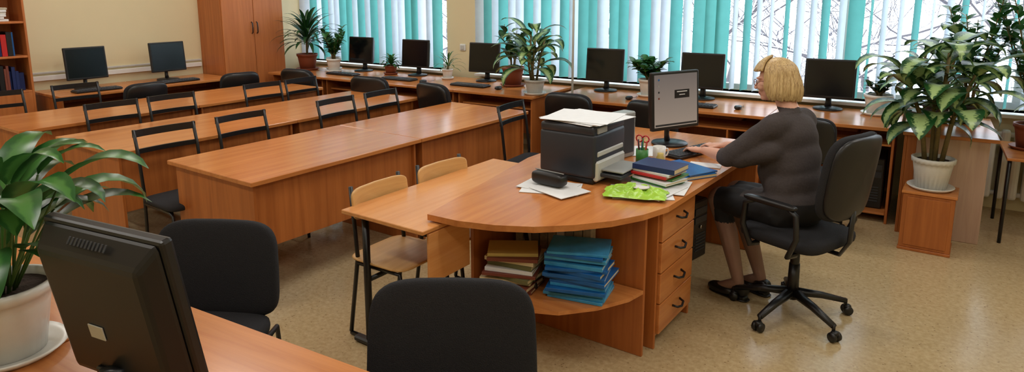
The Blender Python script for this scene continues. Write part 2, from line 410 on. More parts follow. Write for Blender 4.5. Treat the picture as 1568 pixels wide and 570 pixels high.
# ---------------------------------------------------------------- monitors etc
def monitor(loc,rz,w=.40,h=.335,z0=.10,tilt=5,on=False,rear=False):
    b=B('computer_monitor'); T=Matrix.Translation((0,0,z0+h/2))@RX(rad(-tilt))
    b.box((0,0,0),(w,.03,h),BLK,.008,T,2)
    b.add([(-w/2+.018,-.0156,-h/2+.022),(w/2-.018,-.0156,-h/2+.022),(w/2-.018,-.0156,h/2-.018),(-w/2+.018,-.0156,h/2-.018)],[(0,1,2,3)],SCRON if on else SCR,False,T)
    t=bmesh.new(); bmesh.ops.create_cube(t,size=1)
    for v in t.verts:
        back=v.co.y>0
        v.co=V((v.co.x*(w-.01)*(.86 if back else 1),.014+(.05 if back else 0),v.co.z*(h-.01)*(.78 if back else 1)))
    bmesh.ops.bevel(t,geom=t.edges[:],offset=.012,segments=2,affect='EDGES',profile=.5); t.verts.index_update()
    b.add([v.co.copy() for v in t.verts],[[v.index for v in f.verts] for f in t.faces],BLK,False,T); t.free()
    if rear:
        for i in range(11): b.box((0,0,0),(.006,.003,.018),DGRY,.001,T@Matrix.Translation((-.06+i*.012,.046,h/2-.022))@RX(rad(42)))
        b.box((0,0,0),(.05,.003,.035),LG,.001,T@Matrix.Translation((.03,.066,-.03)))
        b.box((0,0,0),(.14,.012,.02),BLK,.004,T@Matrix.Translation((0,.068,-.14)))
    b.tube([(0,.05,z0+h*(.2 if rear else .35)),(0,.06,z0*.6),(0,.05,.012)],[.03,.028,.035],BLK,12,flat=.6)
    b.lathe([(0,.0),(.115,.0),(.12,.006),(.115,.014),(.04,.022),(0,.024)],(0,.03,0),BLK,28)
    return b.finish(loc,rz)
SCRON,nt,bs=newmat('screen_lit')
tc=nt.nodes.new('ShaderNodeTexCoord'); sp=nt.nodes.new('ShaderNodeSeparateXYZ'); nt.links.new(tc.outputs['Object'],sp.inputs[0])
cr=nt.nodes.new('ShaderNodeValToRGB'); mr=nt.nodes.new('ShaderNodeMapRange'); mr.inputs[1].default_value=.1; mr.inputs[2].default_value=.5
nt.links.new(sp.outputs[2],mr.inputs[0]); nt.links.new(mr.outputs[0],cr.inputs[0])
cr.color_ramp.elements[0].color=rgb(166,148,132); cr.color_ramp.elements[1].color=rgb(112,102,98)
bs.inputs['Base Color'].default_value=(.02,.02,.02,1); nt.links.new(cr.outputs[0],bs.inputs['Emission Color']); bs.inputs['Emission Strength'].default_value=.75; bs.inputs['Roughness'].default_value=.45; bs.inputs['Specular IOR Level'].default_value=.2
D=.75
random.seed(5)
ROT=True
for x in (-6.47,-5.58,-4.58): monitor((x,5.76,D+.001),rad(random.uniform(-4,4)))
for x in (-3.12,-2.13,-1.04): monitor((x,5.78,D+.001),rad(random.uniform(-4,4)))
ROT=False
for y in (3.12,3.98): monitor((-7.62,y,D+.001),rad(90))
m=monitor((-1.61,4.14,.753),math.atan2(.91,.42),.41,.38,.11,4,True)
b=B('dialog')
b.box((.05,-.0175,.04),(.13,.001,.055),DRK,0,Matrix.Identity(4)); b.box((.05,-.0185,.055),(.09,.0008,.006),PAP,0); b.box((.05,-.0185,.035),(.05,.0008,.005),PAP,0)
b.box((0,-.0175,-.155),(.36,.001,.012),DGRY,0)
for i in range(4): b.box((-.15,-.0175,.14-i*.04),(.012,.001,.012),[BLUE,GRY,DGRY,BRC][i],0)
o=b.finish(); o.parent=m; o.matrix_local=Matrix.Translation((0,0,.11+.19))@RX(rad(-4))
monitor((-1.535,.66,D+.001),rad(190),.40,.42,.08,10,rear=True)
def keyboard(loc,rz):
    b=B('keyboard'); b.box((0,0,.011),(.44,.15,.018),BLK,.005)
    for r in range(5):
        for k in range(15): b.box((-.2+k*.0285,-.055+r*.026,.023),(.024,.021,.007),DGRY,.002)
    b.finish(loc,rz)
def mouse(loc,rz=0):
    b=B('computer_mouse'); b.pad((0,0,.017),(.06,.1,.034),BLK,.7,.8); b.tube([(0,.05,.01),(.02,.12,.006),(0,.2,.006)],.002,BLK,6); b.finish(loc,rz)
ROT=True
for x in (-6.4,-5.5,-4.5,-2.1): keyboard((x,5.36,D+.001),0)
mouse((-4.1,5.3,D+.001)); mouse((-5.1,5.3,D+.001)); mouse((-2.7,5.4,D+.001)); mouse((-1.7,5.4,D+.001))
ROT=False
keyboard((-7.38,3.95,D+.001),rad(90)); keyboard((-7.38,3.1,D+.001),rad(90))
keyboard((-1.42,3.99,.753),rad(163+90+180))

def pc(loc,rz):
    b=B('computer_tower'); b.box((0,0,.2),(.18,.4,.4),BLK,.008); b.box((0,-.202,.33),(.15,.006,.045),DGRY,.002); b.box((0,-.202,.27),(.15,.006,.045),DGRY,.002)
    for i in range(6): b.box((0,-.202,.06+i*.022),(.12,.006,.008),DGRY,.001)
    b.cyl((0,-.2,.22),(0,-.21,.22),.012,.012,CHR); b.finish(loc,rz)
ROT=True
pc((-.64,5.5,.078),0); pc((-1.6,5.5,.078),0)
ROT=False
pc((-1.6,4.2,.0),rad(80))

# printer
b=B('laser_printer')
b.box((0,0,.15),(.34,.36,.24),PRN,.02,None,3); b.box((0,0,.285),(.33,.36,.05),PRN,.015,None,3)
b.box((.155,.0,.07),(.05,.33,.11),LG,.01); b.box((.16,0,.16),(.03,.30,.03),LG,.006); b.box((.23,0,.05),(.14,.26,.02),DGRY,.004); b.box((.24,0,.075),(.13,.24,.01),GRY,.003)
b.box((0,0,.018),(.32,.34,.034),BLK,.006); b.box((.17,-.1,.285),(.01,.1,.03),GRY,.002)
b.finish((-1.75,3.17,.753))
b=B('paper_stack')
random.seed(4)
for i in range(5): b.box((random.uniform(-.02,.02),random.uniform(-.02,.02),.003+i*.0025),(.38+random.uniform(-.06,.02),.34+random.uniform(-.05,.02),.002),PAP,0,RZ(random.uniform(-.2,.2)))
b.finish((-1.74,3.17,.753+.312))
b=B('document_scanner'); b.box((0,0,.14),(.09,.22,.28),GRY,.008); b.box((.047,0,.14),(.004,.18,.22),DGRY,.002); b.finish((-1.75,3.62,.753),rad(-10))
b=B('pencil_case'); b.pad((0,0,.035),(.2,.075,.07),BLK,.5,.4); b.tube([(-.09,0,.071),(.09,0,.071)],.003,GRY,6); b.finish((-1.76,2.84,.767),rad(-5))
def papers(loc,lst,name='paper_sheets'):
    b=B(name)
    for i,(x,y,a,w,l) in enumerate(lst): b.box((x,y,.002+i*.0035),(w,l,.003),PAP,0,RZ(a))
    b.finish(loc)
papers((-1.74,2.83,.753),[(0,0,.4,.3,.21),(-.03,.02,.1,.28,.2),(.06,-.02,-.3,.25,.2)])
papers((-1.33,3.08,.753),[(0,-.05,.5,.3,.24),(.03,.1,.2,.3,.26),(.05,.0,-.1,.21,.3)])
papers((-1.70,3.90,.753),[(0,-.05,.5,.2,.27)]); papers((-1.25,3.74,.753),[(0,0,.2,.18,.1)])
b=B('plastic_bag')
N=24; vs=[];fs=[]
for j in range(N+1):
    for i in range(N+1):
        u=i/N-.5; w=j/N-.5; e=max(0,1-(2*abs(u))**4)*max(0,1-(2*abs(w))**4)
        vs.append((u*.30+.02*noise.noise(V((w*5,u*5,7))),w*.17+.02*noise.noise(V((w*5,u*5,3))),.004+e*(.026+.045*noise.noise(V((u*9,w*9,2))))))
for j in range(N):
    for i in range(N): k=j*(N+1)+i; fs.append((k,k+1,k+N+2,k+N+1))
b.add(vs,fs,LIME,True); b.lathe([(0,0),(.04,.0),(.045,.003),(.03,.006),(0,.006)],(.03,0,.038),WHT,20); b.finish((-1.33,2.95,.764),rad(20),False)
def stack(name,loc,rz,items,M=None):
    b=B(name); z=0
    for (w,l,h,cm,dx,dy,a) in items:
        R=RZ(a); b.box((dx,dy,z+h/2),(w-.006,l-.006,h*.8),CREAM,0,R)
        b.box((dx,dy,z+h-.0015),(w,l,.003),cm,.001,R); b.box((dx,dy,z+.0015),(w,l,.003),cm,.001,R)
        sp=R@V((-w/2,0,0)); b.box((dx+sp.x,dy+sp.y,z+h/2),(.003,l,h),cm,.001,R); z+=h+.0005
    b.finish(loc,rz); return z
random.seed(11)
def items(n,ms,h0,h1,w=.2,l=.27,j=.02,a=.15): return [(w*random.uniform(.9,1.05),l*random.uniform(.92,1.05),random.uniform(h0,h1),random.choice(ms),random.uniform(-j,j),random.uniform(-j,j),random.uniform(-a,a)) for _ in range(n)]
stack('book_stack',(-1.32,3.24,.764),rad(80),items(5,[RED,PAP,NAVY,GRN,YEL],.01,.016,.17,.23)+[(.17,.24,.028,NAVY,0,0,.1)])
stack('ring_folder',(-1.3,3.52,.753),rad(60),[(.22,.3,.02,BLUE,0,0,0),(.21,.29,.008,BLUE,.01,0,.1)])
stack('book_stack',(-1.75,2.50,.349),rad(112),items(10,[CREAM,BRC,PAP,OLV,OLV,MUL,BRC,YEL],.014,.024,.18,.25,.018,.35)[:9]+[(.17,.24,.016,YEL,0,0,.2)])
stack('book_stack',(-1.44,2.60,.349),rad(107),items(16,[BLUE,CYAN,BLUE,CYAN,BLUE],.012,.02,.21,.28,.018,.16)[:14]+[(.21,.28,.012,CYAN,0,0,.1)])
b=B('magazine_row')
for i in range(9): b.box((-1.88+i*.05,2.765,.349+.15),(.045,.05,.30),[MUL,PAP,GRY,MUL][i%4],.002)
b.finish()
b=B('pencil_cup')
b.lathe([(0,0),(.036,0),(.036,.1),(.033,.1),(.033,.01),(0,.01)],(0,0,0),GRN,24)
for i,(c) in enumerate((RED,YEL,BLUE,RED,BLK,GRN)):
    a=i*1.05; b.tube([(.01*math.cos(a),.01*math.sin(a),.012),(.03*math.cos(a),.03*math.sin(a),.15+.01*(i%3))],.004,c,6)
for q in (.02,-.02): b.tube([(.02*math.cos(t)+q,.0,.16+.02*math.sin(t)) for t in [k*math.pi/5 for k in range(11)]],.004,RED,6)
b.finish((-1.55,3.52,.753))
b=B('coffee_mug'); b.lathe([(0,0),(.034,0),(.038,.01),(.038,.085),(.034,.085),(.033,.012),(0,.01)],(0,0,0),WHT,24); b.tube([(.037,0,.07),(.06,0,.065),(.065,0,.045),(.055,0,.025),(.037,0,.02)],.005,WHT,8); b.finish((-1.52,3.70,.753),1)
b=B('glue_jar'); b.lathe([(0,0),(.024,0),(.024,.045),(.018,.055),(.018,.07),(0,.072)],(0,0,0),YEL,20); b.finish((-1.47,3.60,.753))
b=B('hand_cream_tube'); b.pad((0,0,.03),(.04,.025,.06),PAP,.6,.6); b.cyl((0,0,.058),(0,0,.075),.01,.01,RED,12); b.finish((-1.60,3.66,.753))
b=B('pen'); b.tube([(0,0,.005),(.10,.03,.005)],.004,RED,6); b.finish((-1.92,3.76,.753))

# ---------------------------------------------------------------- chairs
def frame_chair(loc,rz):
    b=B('classroom_chair'); r=.011
    for s in (-1,1):
        y=.19*s
        b.tube([(-.2,y*1.0,0),(-.18,y,.3),(-.17,y,.5),(-.2,y,.75),(-.235,y,.90)],r,BLKM,8)
        b.tube([(.2,y,0),(.18,y,.42),(.14,y,.435),(-.17,y,.435)],r,BLKM,8)
        b.tube([(-.19,y,.16),(.19,y,.16)],.008,BLKM,6)
    for z,x,h in ((.875,-.228,.045),(.765,-.205,.03)):
        pts=[(x-.02*(1-(t/3)**2),.2*t/3,z) for t in range(-3,4)]
        vs=[];fs=[]
        for k,p in enumerate(pts):
            for dx,dz in ((-.006,-h/2),(.006,-h/2),(.006,h/2),(-.006,h/2)): vs.append((p[0]+dx,p[1],p[2]+dz))
        for k in range(6):
            for q in range(4): fs.append((k*4+q,k*4+(q+1)%4,k*4+4+(q+1)%4,k*4+4+q))
        fs+= [(0,1,2,3),(24,25,26,27)]
        b.add(vs,fs,BLKM)
    b.tube([(-.18,-.19,.2),(-.18,.19,.2)],.008,BLKM,6)
    b.pad((.0,0,.46),(.40,.42,.045),FAB,.5,.3)
    b.finish(loc,rz)
for y in (2.16,2.72,3.58,4.08): frame_chair((-4.04,y,0),rad(random.uniform(-4,4)))
for y in (2.42,2.9,3.78,4.24): frame_chair((-5.34,y,0),rad(random.uniform(-4,4)))
for y in (2.1,2.72): frame_chair((-6.72,y,0),rad(random.uniform(-4,4)))
frame_chair((-2.72,4.2,0),rad(5))

def iso_chair(loc,rz,zo=0):
    b=B('padded_chair'); r=.013
    for s in (-1,1):
        y=.235*s
        b.tube([(-.27,y,0),(-.22,y*.98,.44),(-.05,y*.98,.435),(.18,y*.98,.435),(.25,y,0)],r,BLKM,8,flat=.7)
        b.tube([(-.18,.15*s,.435),(-.24,.16*s,.47),(-.255,.16*s,.6),(-.28,.16*s,.8+zo)],r,BLKM,8)
    b.tube([(-.18,-.23,.43),(-.18,.23,.43)],.01,BLKM); b.tube([(.16,-.23,.43),(.16,.23,.43)],.01,BLKM)
    b.pad((0,0,.475),(.44,.48,.075),FAB,.5,.35)
    M=Matrix(((0,-.13,-1,0),(1,0,0,0),(0,1,-.13,0),(0,0,0,1)))
    b.pad((-.25,0,.68+zo),(.50,.38,.06),FAB,.5,.42,M,bend=-.03,taper=.06,nu=44,nv=20)
    b.pad((-.275,0,.68+zo),(.47,.35,.03),BLK,.4,.42,M,bend=-.03,taper=.06)
    b.finish(loc,rz)
iso_chair((-2.27,1.17,0),rad(-60),-.01); iso_chair((-1.065,1.20,0),rad(-56),.04)

def wood_chair(loc,rz):
    b=B('wooden_school_chair')
    for s in (-1,1):
        y=.17*s
        b.tube([(-.16,y,.8),(-.13,y,.44),(-.2,y,.02)],.011,BLKM); b.tube([(-.13,y,.41),(.15,y,.41),(.2,y,0.02)],.011,BLKM)
        b.tube([(-.2,y,.012),(.2,y,.012)],.011,BLKM)
    b.pad((.0,0,.435),(.38,.39,.018),PLY,.4,.35)
    M=Matrix(((0,-.1,-1,0),(1,0,0,0),(0,1,-.1,0),(0,0,0,1)))
    b.pad((-.15,0,.71),(.40,.16,.02),PLY,.35,.35,M,bend=-.03)
    b.finish(loc,rz)
wood_chair((-2.33,2.32,0),rad(2)); wood_chair((-2.33,2.8,0),rad(-3))

def office_chair(loc,rz,seat=.5,arms=True,spin=0.,hgt=.5,wd=.44):
    b=B('office_chair')
    for k in range(5):
        a=spin+2*math.pi*k/5; c,s=math.cos(a),math.sin(a)
        b.tube([(0.03*c,.03*s,.135),(.16*c,.16*s,.115),(.3*c,.3*s,.08)],[.03,.024,.018],BLK,8,flat=.8)
        b.cyl((.3*c,.3*s,.09),(.3*c,.3*s,.05),.009,.009,BLK,8)
        px,py=-s,c
        for t in (-1,1):
            b.cyl((.31*c+px*t*.008,.31*s+py*t*.008,.028),(.31*c+px*t*.026,.31*s+py*t*.026,.028),.027,.024,BLK,14)
        b.pad((.31*c,.31*s,.045),(.04,.04,.03),BLK,.8,.8)
    b.cyl((0,0,.1),(0,0,.3),.032,.028,BLK,16); b.cyl((0,0,.3),(0,0,seat-.06),.016,.016,CHR,12); b.cyl((0,0,.22),(0,0,seat-.1),.026,.024,BLK,12)
    b.box((0,0,seat-.055),(.2,.16,.04),BLK,.01)
    b.pad((.0,0,seat-.01),(.47,.48,.085),FAB,.55,.4)
    M=Matrix(((0,-.14,-1,0),(1,0,0,0),(0,1,-.14,0),(0,0,0,1)))
    b.tube([(-.1,0,seat-.06),(-.24,0,seat-.06),(-.285,0,seat+.02),(-.29,0,seat+.2)],.02,BLK,10,flat=.5)
    b.pad((-.27,0,seat+.12+hgt/2),(wd,hgt-.02,.06),FAB,.55,.5,M,bend=-.04,nu=40,nv=18); b.pad((-.30,0,seat+.12+hgt/2),(wd-.02,hgt-.04,.05),BLK,.5,.5,M,bend=-.04)
    if arms:
        for s in (-1,1):
            y=.27*s
            b.tube([(-.12,.2*s,seat-.055),(-.12,y,seat-.05),(-.16,y,seat+.05),(-.15,y,seat+.17),(-.1,y,seat+.2)],.014,BLK,8,flat=1.3)
            b.tube([(.1,.2*s,seat-.055),(.1,y,seat-.05),(.15,y,seat+.05),(.14,y,seat+.17),(.08,y,seat+.2)],.014,BLK,8,flat=1.3)
            b.pad((-.0,y,seat+.205),(.30,.05,.03),BLK,.6,.5)
    b.finish(loc,rz)
WR=rad(163)
office_chair((-.71,3.68,0),rad(160),.49,True,rad(20),.47,.43)
for x,r in ((-4.15,80),(-5.1,100),(-6.25,100)): office_chair((x,4.92,0),rad(r),.44,False,.3+x,.36,.46)
office_chair((-6.98,3.25,0),rad(185),.42,False,.1,.34); office_chair((-6.98,4.35,0),rad(170),.42,False,.1,.34)
for x,r in ((-.98,95),(-2.05,85),(-2.85,95)): office_chair((x,5.1,0),rad(r),.44,False,.1,.36)

# ---------------------------------------------------------------- plants
def pot(b,c,r,h,m,saucer=True,rib=0):
    z=0
    if saucer: b.lathe([(0,.0),(r*.95,0),(r*1.15,.02),(r*1.12,.024),(r*.9,.008),(0,.008)],c,m,32); z=.009
    b.lathe([(0,z),(r*.72,z),(r*.9,z+h*.7),(r*.95,z+h*.84),(r*1.02,z+h*.85),(r*1.04,z+h),(r*.95,z+h),(r*.93,z+h*.88)],c,m,48 if rib else 32,rib)
    b.lathe([(0,z+h*.88),(r*.93,z+h*.88)],c,SOIL,32)
    return c[2]+z+h*.88
def dieff(loc,r,h,pm,stems,L=.28,W=.11,lm=LVAR,seed=1,name='potted_dieffenbachia',height=.6,spread=.1,nl=8):
    random.seed(seed); b=B(name); z=pot(b,(0,0,0),r,h,pm,True,.03)
    for k in range(stems):
        a=random.uniform(0,6.28); hx=height*random.uniform(.6,1.0); d=r*.35
        p0=V((d*math.cos(a),d*math.sin(a),z-.01)); p1=V((d*2*math.cos(a)+random.uniform(-spread,spread),d*2*math.sin(a)+random.uniform(-spread,spread),z+hx))
        mid=(p0+p1)/2+V((random.uniform(-.03,.03),random.uniform(-.03,.03),0)); st=p0.lerp(mid,.5)
        b.tube([p0,mid,p1],[.012,.011,.009],STEM,8)
        for i in range(nl):
            t=i/nl; q=st.lerp(mid,t*2) if t<.5 else mid.lerp(p1,(t-.5)*2)
            az=a+i*2.4+random.uniform(-.3,.3); el=rad(random.uniform(15,50)+25*i/nl)
            pl=L*.35; d3=V((math.cos(az)*math.cos(el),math.sin(az)*math.cos(el),math.sin(el)))
            b.tube([q,q+d3*pl],.004,GST,5); b.leaf(q+d3*pl,az,el-.25,L*random.uniform(.8,1.1),W*random.uniform(.85,1.1),lm,random.uniform(.8,1.5),.2)
    return b.finish(loc,0,False)
def spiky(loc,r,h,pm,n,L,W,lm,seed,name,trunk=.1,up=1):
    random.seed(seed); b=B(name); z=pot(b,(0,0,0),r,h,pm)
    b.tube([(0,0,z-.01),(0.01,0,z+trunk)],.014,STEM,8)
    for i in range(n):
        t=i/n; az=i*2.4; el=rad(10+75*t*up)
        b.leaf((0.01,0,z+trunk*(.5+.5*t)),az,el,L*random.uniform(.75,1.05),W,lm,random.uniform(.7,1.3),.2,.6)
    return b.finish(loc,0,False)
def ficus(loc,r,h,pm,seed,name='potted_ficus',height=.5,stems=3,L=.12,W=.055,lm=LDRK,nl=10,spread=.12):
    random.seed(seed); b=B(name); z=pot(b,(0,0,0),r,h,pm)
    for k in range(stems):
        a=k*6.28/stems+random.uniform(-.4,.4); hx=height*random.uniform(.7,1)
        pts=[V((.02*math.cos(a),.02*math.sin(a),z-.01))]
        for i in range(1,6): pts.append(V((spread*(i/5)**1.2*math.cos(a)+random.uniform(-.01,.01),spread*(i/5)**1.2*math.sin(a),z+hx*i/5)))
        b.tube(pts,[.008,.007,.006,.005,.004,.003],STEM,6)
        for i in range(nl):
            t=.25+.75*i/nl; j=min(4,int(t*5)); q=pts[j].lerp(pts[j+1],t*5-j); az=i*2.4+a
            b.leaf(q,az,rad(random.uniform(10,60)),L*random.uniform(.7,1.1),W,lm,random.uniform(.3,.9),.2)
    return b.finish(loc,0,False)
ROT=True
spiky((-7.2,5.52,D+.001),.13,.2,BRN,70,.50,.045,LDRK,1,'potted_dracaena',.26)
ficus((-6.93,5.72,D+.001),.09,.15,WHT,2,'potted_houseplant',.42,7,.10,.055,LGRN,18,.14)
ficus((-6.72,5.52,D+.001),.09,.16,WHT,12,'potted_houseplant',.34,7,.10,.055,LGRN,16,.12)
spiky((-5.93,5.7,D+.001),.08,.10,BRN,34,.18,.03,LGRN,3,'potted_aloe',.03); spiky((-5.06,5.7,D+.001),.065,.11,WHT,20,.24,.015,LGRN,4,'potted_aloe',.05)
ficus((-4.12,5.62,D+.001),.12,.2,BRN,5,'potted_rubber_plant',.50,4,.18,.08,LDRK,8,.15)
dieff((-3.62,5.22,D+.001),.1,.14,WHT,4,.33,.13,LVAR,6,height=.52,spread=.08,nl=9)
ficus((-2.62,5.70,D+.001),.1,.16,WHT,8,'potted_houseplant',.2,10,.11,.075,LGRN,14,.18)
ficus((-.66,5.74,D+.001),.11,.16,WHT,9,'potted_violet',.14,7,.08,.05,LDRK,9,.1)
dieff((-.26,5.55,.762),.09,.13,DGRY,4,.28,.12,LVAR,41,height=.55,spread=.1,nl=11)
ficus((-.05,5.65,.762),.08,.13,DGRY,42,'potted_ficus',.85,7,.13,.06,LGRN,24,.22)
b=B('plant_stand'); b.bb(.18,.85,5.15,5.8,.60,.62,WX)
for x in (.2,.83):
    for y in (5.17,5.78): b.tube([(x,y,0),(x,y,.6)],.012,BLKM)
b.finish()
ficus((.34,5.55,.621),.11,.18,BRN,43,'potted_ficus',1.05,8,.13,.055,LGRN,28,.32)
dieff((.6,5.4,.621),.1,.16,WHT,4,.32,.13,LVAR,44,height=.6,spread=.12,nl=10)
b=B('radiator')
for i in range(14): b.box((.15+i*.085,5.98,.4),(.06,.09,.56),WHITEW,.02,None,2)
b.tube([(.1,5.98,.16),(1.35,5.98,.16)],.02,WHITEW); b.tube([(.1,5.98,.64),(1.35,5.98,.64)],.02,WHITEW); b.tube([(.12,5.98,.16),(.12,5.98,.0)],.015,WHITEW)
b.finish()
ROT=False
b=B('wooden_stool_box'); b.bb(-.34,-.03,5.12,5.40,.0,.02,WZ)
b.bb(-.335,-.035,5.125,5.395,.02,.40,WZ); b.bb(-.345,-.025,5.115,5.405,.401,.42,WX); b.bb(-.31,-.06,5.118,5.126,.04,.38,WZ); b.finish()
def big():
    random.seed(31); b=B('potted_dieffenbachia'); z=pot(b,(0,0,0),.125,.21,WHT,True,.03)
    tops=[(-.20,-.04,.74),(.02,.02,.98),(.18,-.02,.82),(-.05,.08,.62)]
    for k,(x,y,hh) in enumerate(tops):
        p0=V((x*.25,y*.25,z-.01)); p1=V((x,y,z+hh*.75)); mid=V((x*.45,y*.5,z+hh*.36))
        b.tube([p0,mid,p1],[.016,.014,.011],STEM,8)
        for i in range(14):
            q=mid.lerp(p1,i/13); az=k*1.3+i*2.4; el=rad(random.uniform(5,35)+32*i/13)
            d3=V((math.cos(az)*math.cos(el),math.sin(az)*math.cos(el),math.sin(el))); b.tube([q,q+d3*.10],.005,GST,5)
            b.leaf(q+d3*.10,az,el-.2,random.uniform(.28,.38),random.uniform(.15,.19),LVAR,random.uniform(.8,1.6),.18)
    b.finish((-.19,5.27,.4215),0,False)
big()
def lily():
    random.seed(8); b=B('potted_peace_lily'); z=pot(b,(0,0,0),.125,.20,WHT,True)
    for i in range(52):
        az=i*2.4+random.uniform(-.2,.2); el=rad(random.uniform(42,85)); st=random.uniform(.10,.36)
        p0=V((.03*math.cos(az),.03*math.sin(az),z-.01)); d3=V((math.cos(az)*math.cos(el),math.sin(az)*math.cos(el),math.sin(el)))
        p1=p0+d3*st; b.tube([p0,(p0+p1)/2+V((0,0,.01)),p1],.003,GST,5)
        b.leaf(p1,az,el-.45,random.uniform(.2,.3),random.uniform(.07,.11),LPEACE,random.uniform(.9,1.7),.25)
    b.finish((-2.15,.60,D+.001),0,False)
lily()
b=B('cable_pole'); b.cyl((-3.08,5.36,.0),(-3.08,5.36,HC),.011,.011,LG,10); b.finish()
b=B('side_table'); b.bb(.62,1.3,4.9,5.35,.60,.62,WX)
for x in (.65,1.27):
    for y in (4.93,5.32): b.tube([(x,y,0),(x,y,.6)],.012,BLKM)
b.finish()

# ---------------------------------------------------------------- woman
def woman():
    bm=bmesh.new()
    def ell(c,r,M=None):
        T=Matrix.Translation(c)
        if M is not None: T=T@M
        bmesh.ops.create_uvsphere(bm,u_segments=28,v_segments=18,radius=1,matrix=T@Matrix.Diagonal((r[0],r[1],r[2],1)))
    def cap(p0,p1,r0,r1,n=10):
        p0,p1=V(p0),V(p1); L=(p1-p0).length; n=max(3,int(L/(min(r0,r1)*.35)))
        for i in range(n+1):
            t=i/n; r=r0+(r1-r0)*t; bmesh.ops.create_icosphere(bm,subdivisions=2,radius=r,matrix=Matrix.Translation(p0.lerp(p1,t)))
    ell((.0,0,.62),(.16,.19,.14)); ell((.02,0,.74),(.145,.17,.16)); ell((.03,0,.86),(.14,.172,.17)); ell((.045,0,.98),(.13,.175,.14))
    cap((.05,-.12,1.055),(.05,.12,1.055),.075,.075); ell((.12,.07,.95),(.07,.075,.075)); ell((.12,-.07,.95),(.07,.075,.075)); ell((.09,0,.8),(.11,.14,.14))
    cap((.055,0,1.1),(.11,0,1.2),.056,.05)
    for s in (-1,1):
        yo=-.06
        E=V((.30,.215*s+yo*.4,.845)); w=V((.56,.105*s+yo,.812)); hd=V((.70,.075*s+yo,.795))
        cap((.06,.155*s,1.05),E,.068,.058); cap(E,E.lerp(w,.1),.058,.055)
        cap((.06,.15*s,.92),E+V((-.06,-.01*s,-.0)),.07,.05)
        fd=(hd-w).normalized(); sd=V((0,0,1)).cross(fd).normalized()
        k=w+fd*.085
        cap(E,w,.043,.026)
        for q in (-1,0,1): cap(w+sd*.01*q,k+sd*.022*q,.017,.015)
        for q,L in ((-1.5,.060 if s>0 else .072),(-.5,.078),(.5,.082),(1.5,.070)):
            a=k+sd*.0205*q; m1=a+fd*L*.45+V((0,0,.008)); m2=m1+fd*L*.35+V((0,0,-.014)); m3=m2+fd*L*.2+V((0,0,-.018))
            cap(a,m1,.0092,.0085); cap(m1,m2,.0085,.0078); cap(m2,m3,.0078,.007)
        ts=-s; a=w+fd*.03+sd*(.02*ts); m1=a+fd*.04+sd*ts*.03+V((0,0,-.008)); m2=m1+fd*.03+sd*ts*.006+V((0,0,-.01)); cap(a,m1,.012,.010); cap(m1,m2,.010,.008)
        cap((.02,.095*s,.575),(.40,.085*s,.565),.105,.075)
        kn=V((.42,.085*s,.555)); an=V((.24,.10,.10)) if s>0 else V((.20,-.06,.10))
        cap(kn,kn.lerp(an,.4)+V((-.015,0,0)),.06,.056); cap(kn.lerp(an,.4)+V((-.015,0,0)),an,.056,.033); cap(an,an+V((.12,0.01*s,-.065)),.033,.028)
    cap((.0,0,.57),(.36,0,.56),.11,.085)
    H=V((.155,.005,1.275))
    Mh=RZ(rad(16))@RY(rad(12))
    def hp(x,y,z): return H+(Mh@V((x,y,z)))
    ell(hp(-.012,0,.022),(.093,.075,.088),Mh); ell(hp(.03,0,-.035),(.062,.056,.075),Mh); ell(hp(.062,0,-.085),(.03,.03,.022),Mh)
    cap(hp(.088,0,.012),hp(.108,0,-.022),.009,.013); ell(hp(.108,0,-.026),(.011,.014,.009),Mh)
    ell(hp(.088,0,-.052),(.012,.024,.006),Mh); ell(hp(.086,0,-.063),(.012,.02,.007),Mh)
    for s in (-1,1):
        ell(hp(.062,.035*s,-.02),(.03,.026,.028),Mh); ell(hp(.07,.03*s,.028),(.022,.03,.008),Mh); ell(hp(-.005,.077*s,-.005),(.018,.008,.03),Mh)
        cap(hp(.108,.006*s,-.028),hp(.106,.011*s,-.028),.007,.006)
    me=bpy.data.meshes.new('seated_woman'); bm.to_mesh(me); bm.free()
    o=bpy.data.objects.new('seated_woman',me); bpy.context.collection.objects.link(o)
    r=o.modifiers.new('r','REMESH'); r.mode='VOXEL'; r.voxel_size=.0055; r.use_smooth_shade=True
    sm=o.modifiers.new('s','SMOOTH'); sm.factor=.5; sm.iterations=4
    dg=bpy.context.evaluated_depsgraph_get(); me2=bpy.data.meshes.new_from_object(o.evaluated_get(dg)); o.modifiers.clear(); o.data=me2
    bm=bmesh.new(); bm.from_mesh(me2)
    cl=[v for v in bm.verts if v.co.z<1.13 and not (v.co.x>.345 and v.co.z>.72) and v.co.z>.45]
    for _ in range(26): bmesh.ops.smooth_vert(bm,verts=cl,factor=.5,use_axis_x=True,use_axis_y=True,use_axis_z=True)
    bm.to_mesh(me2); bm.free()
    me2.materials.clear()
    for m in (BLOU,SKIN,SKRT,TIGHT,LIP): me2.materials.append(m)
    Mi=Mh.inverted()
    for p in me2.polygons:
        c=p.center; p.use_smooth=True
        x,y,z=c
        if z>1.14 and (x-.09)**2+y*y<.07**2 or z>1.165:
            mi=1; q=Mi@(c-H)
            if q.x>.085 and abs(q.y)<.022 and -.068<q.z<-.047: mi=4
        elif x>.355 and z>.74: mi=1
        elif z<.655-.12*max(0,x) or (x>.24 and z<.68): mi=2 if (x<.40 and z>.44) else 3
        else: mi=0
        p.material_index=mi
    nrm=[v.normal.copy() for v in me2.vertices]
    for v in me2.vertices:
        c=v.co
        if c.z<1.12 and not (c.x>.355 and c.z>.74) and c.z>.45:
            n=noise.noise(V((c.x*10+c.z*4,c.y*6,c.z*7-c.x*5)))*.008+noise.noise(V((c.x*22,c.y*14,c.z*16)))*.003
            v.co=c+nrm[v.index]*n
    base=o
    b=B('hair'); N=120; Mr=34; vs=[];fs=[]
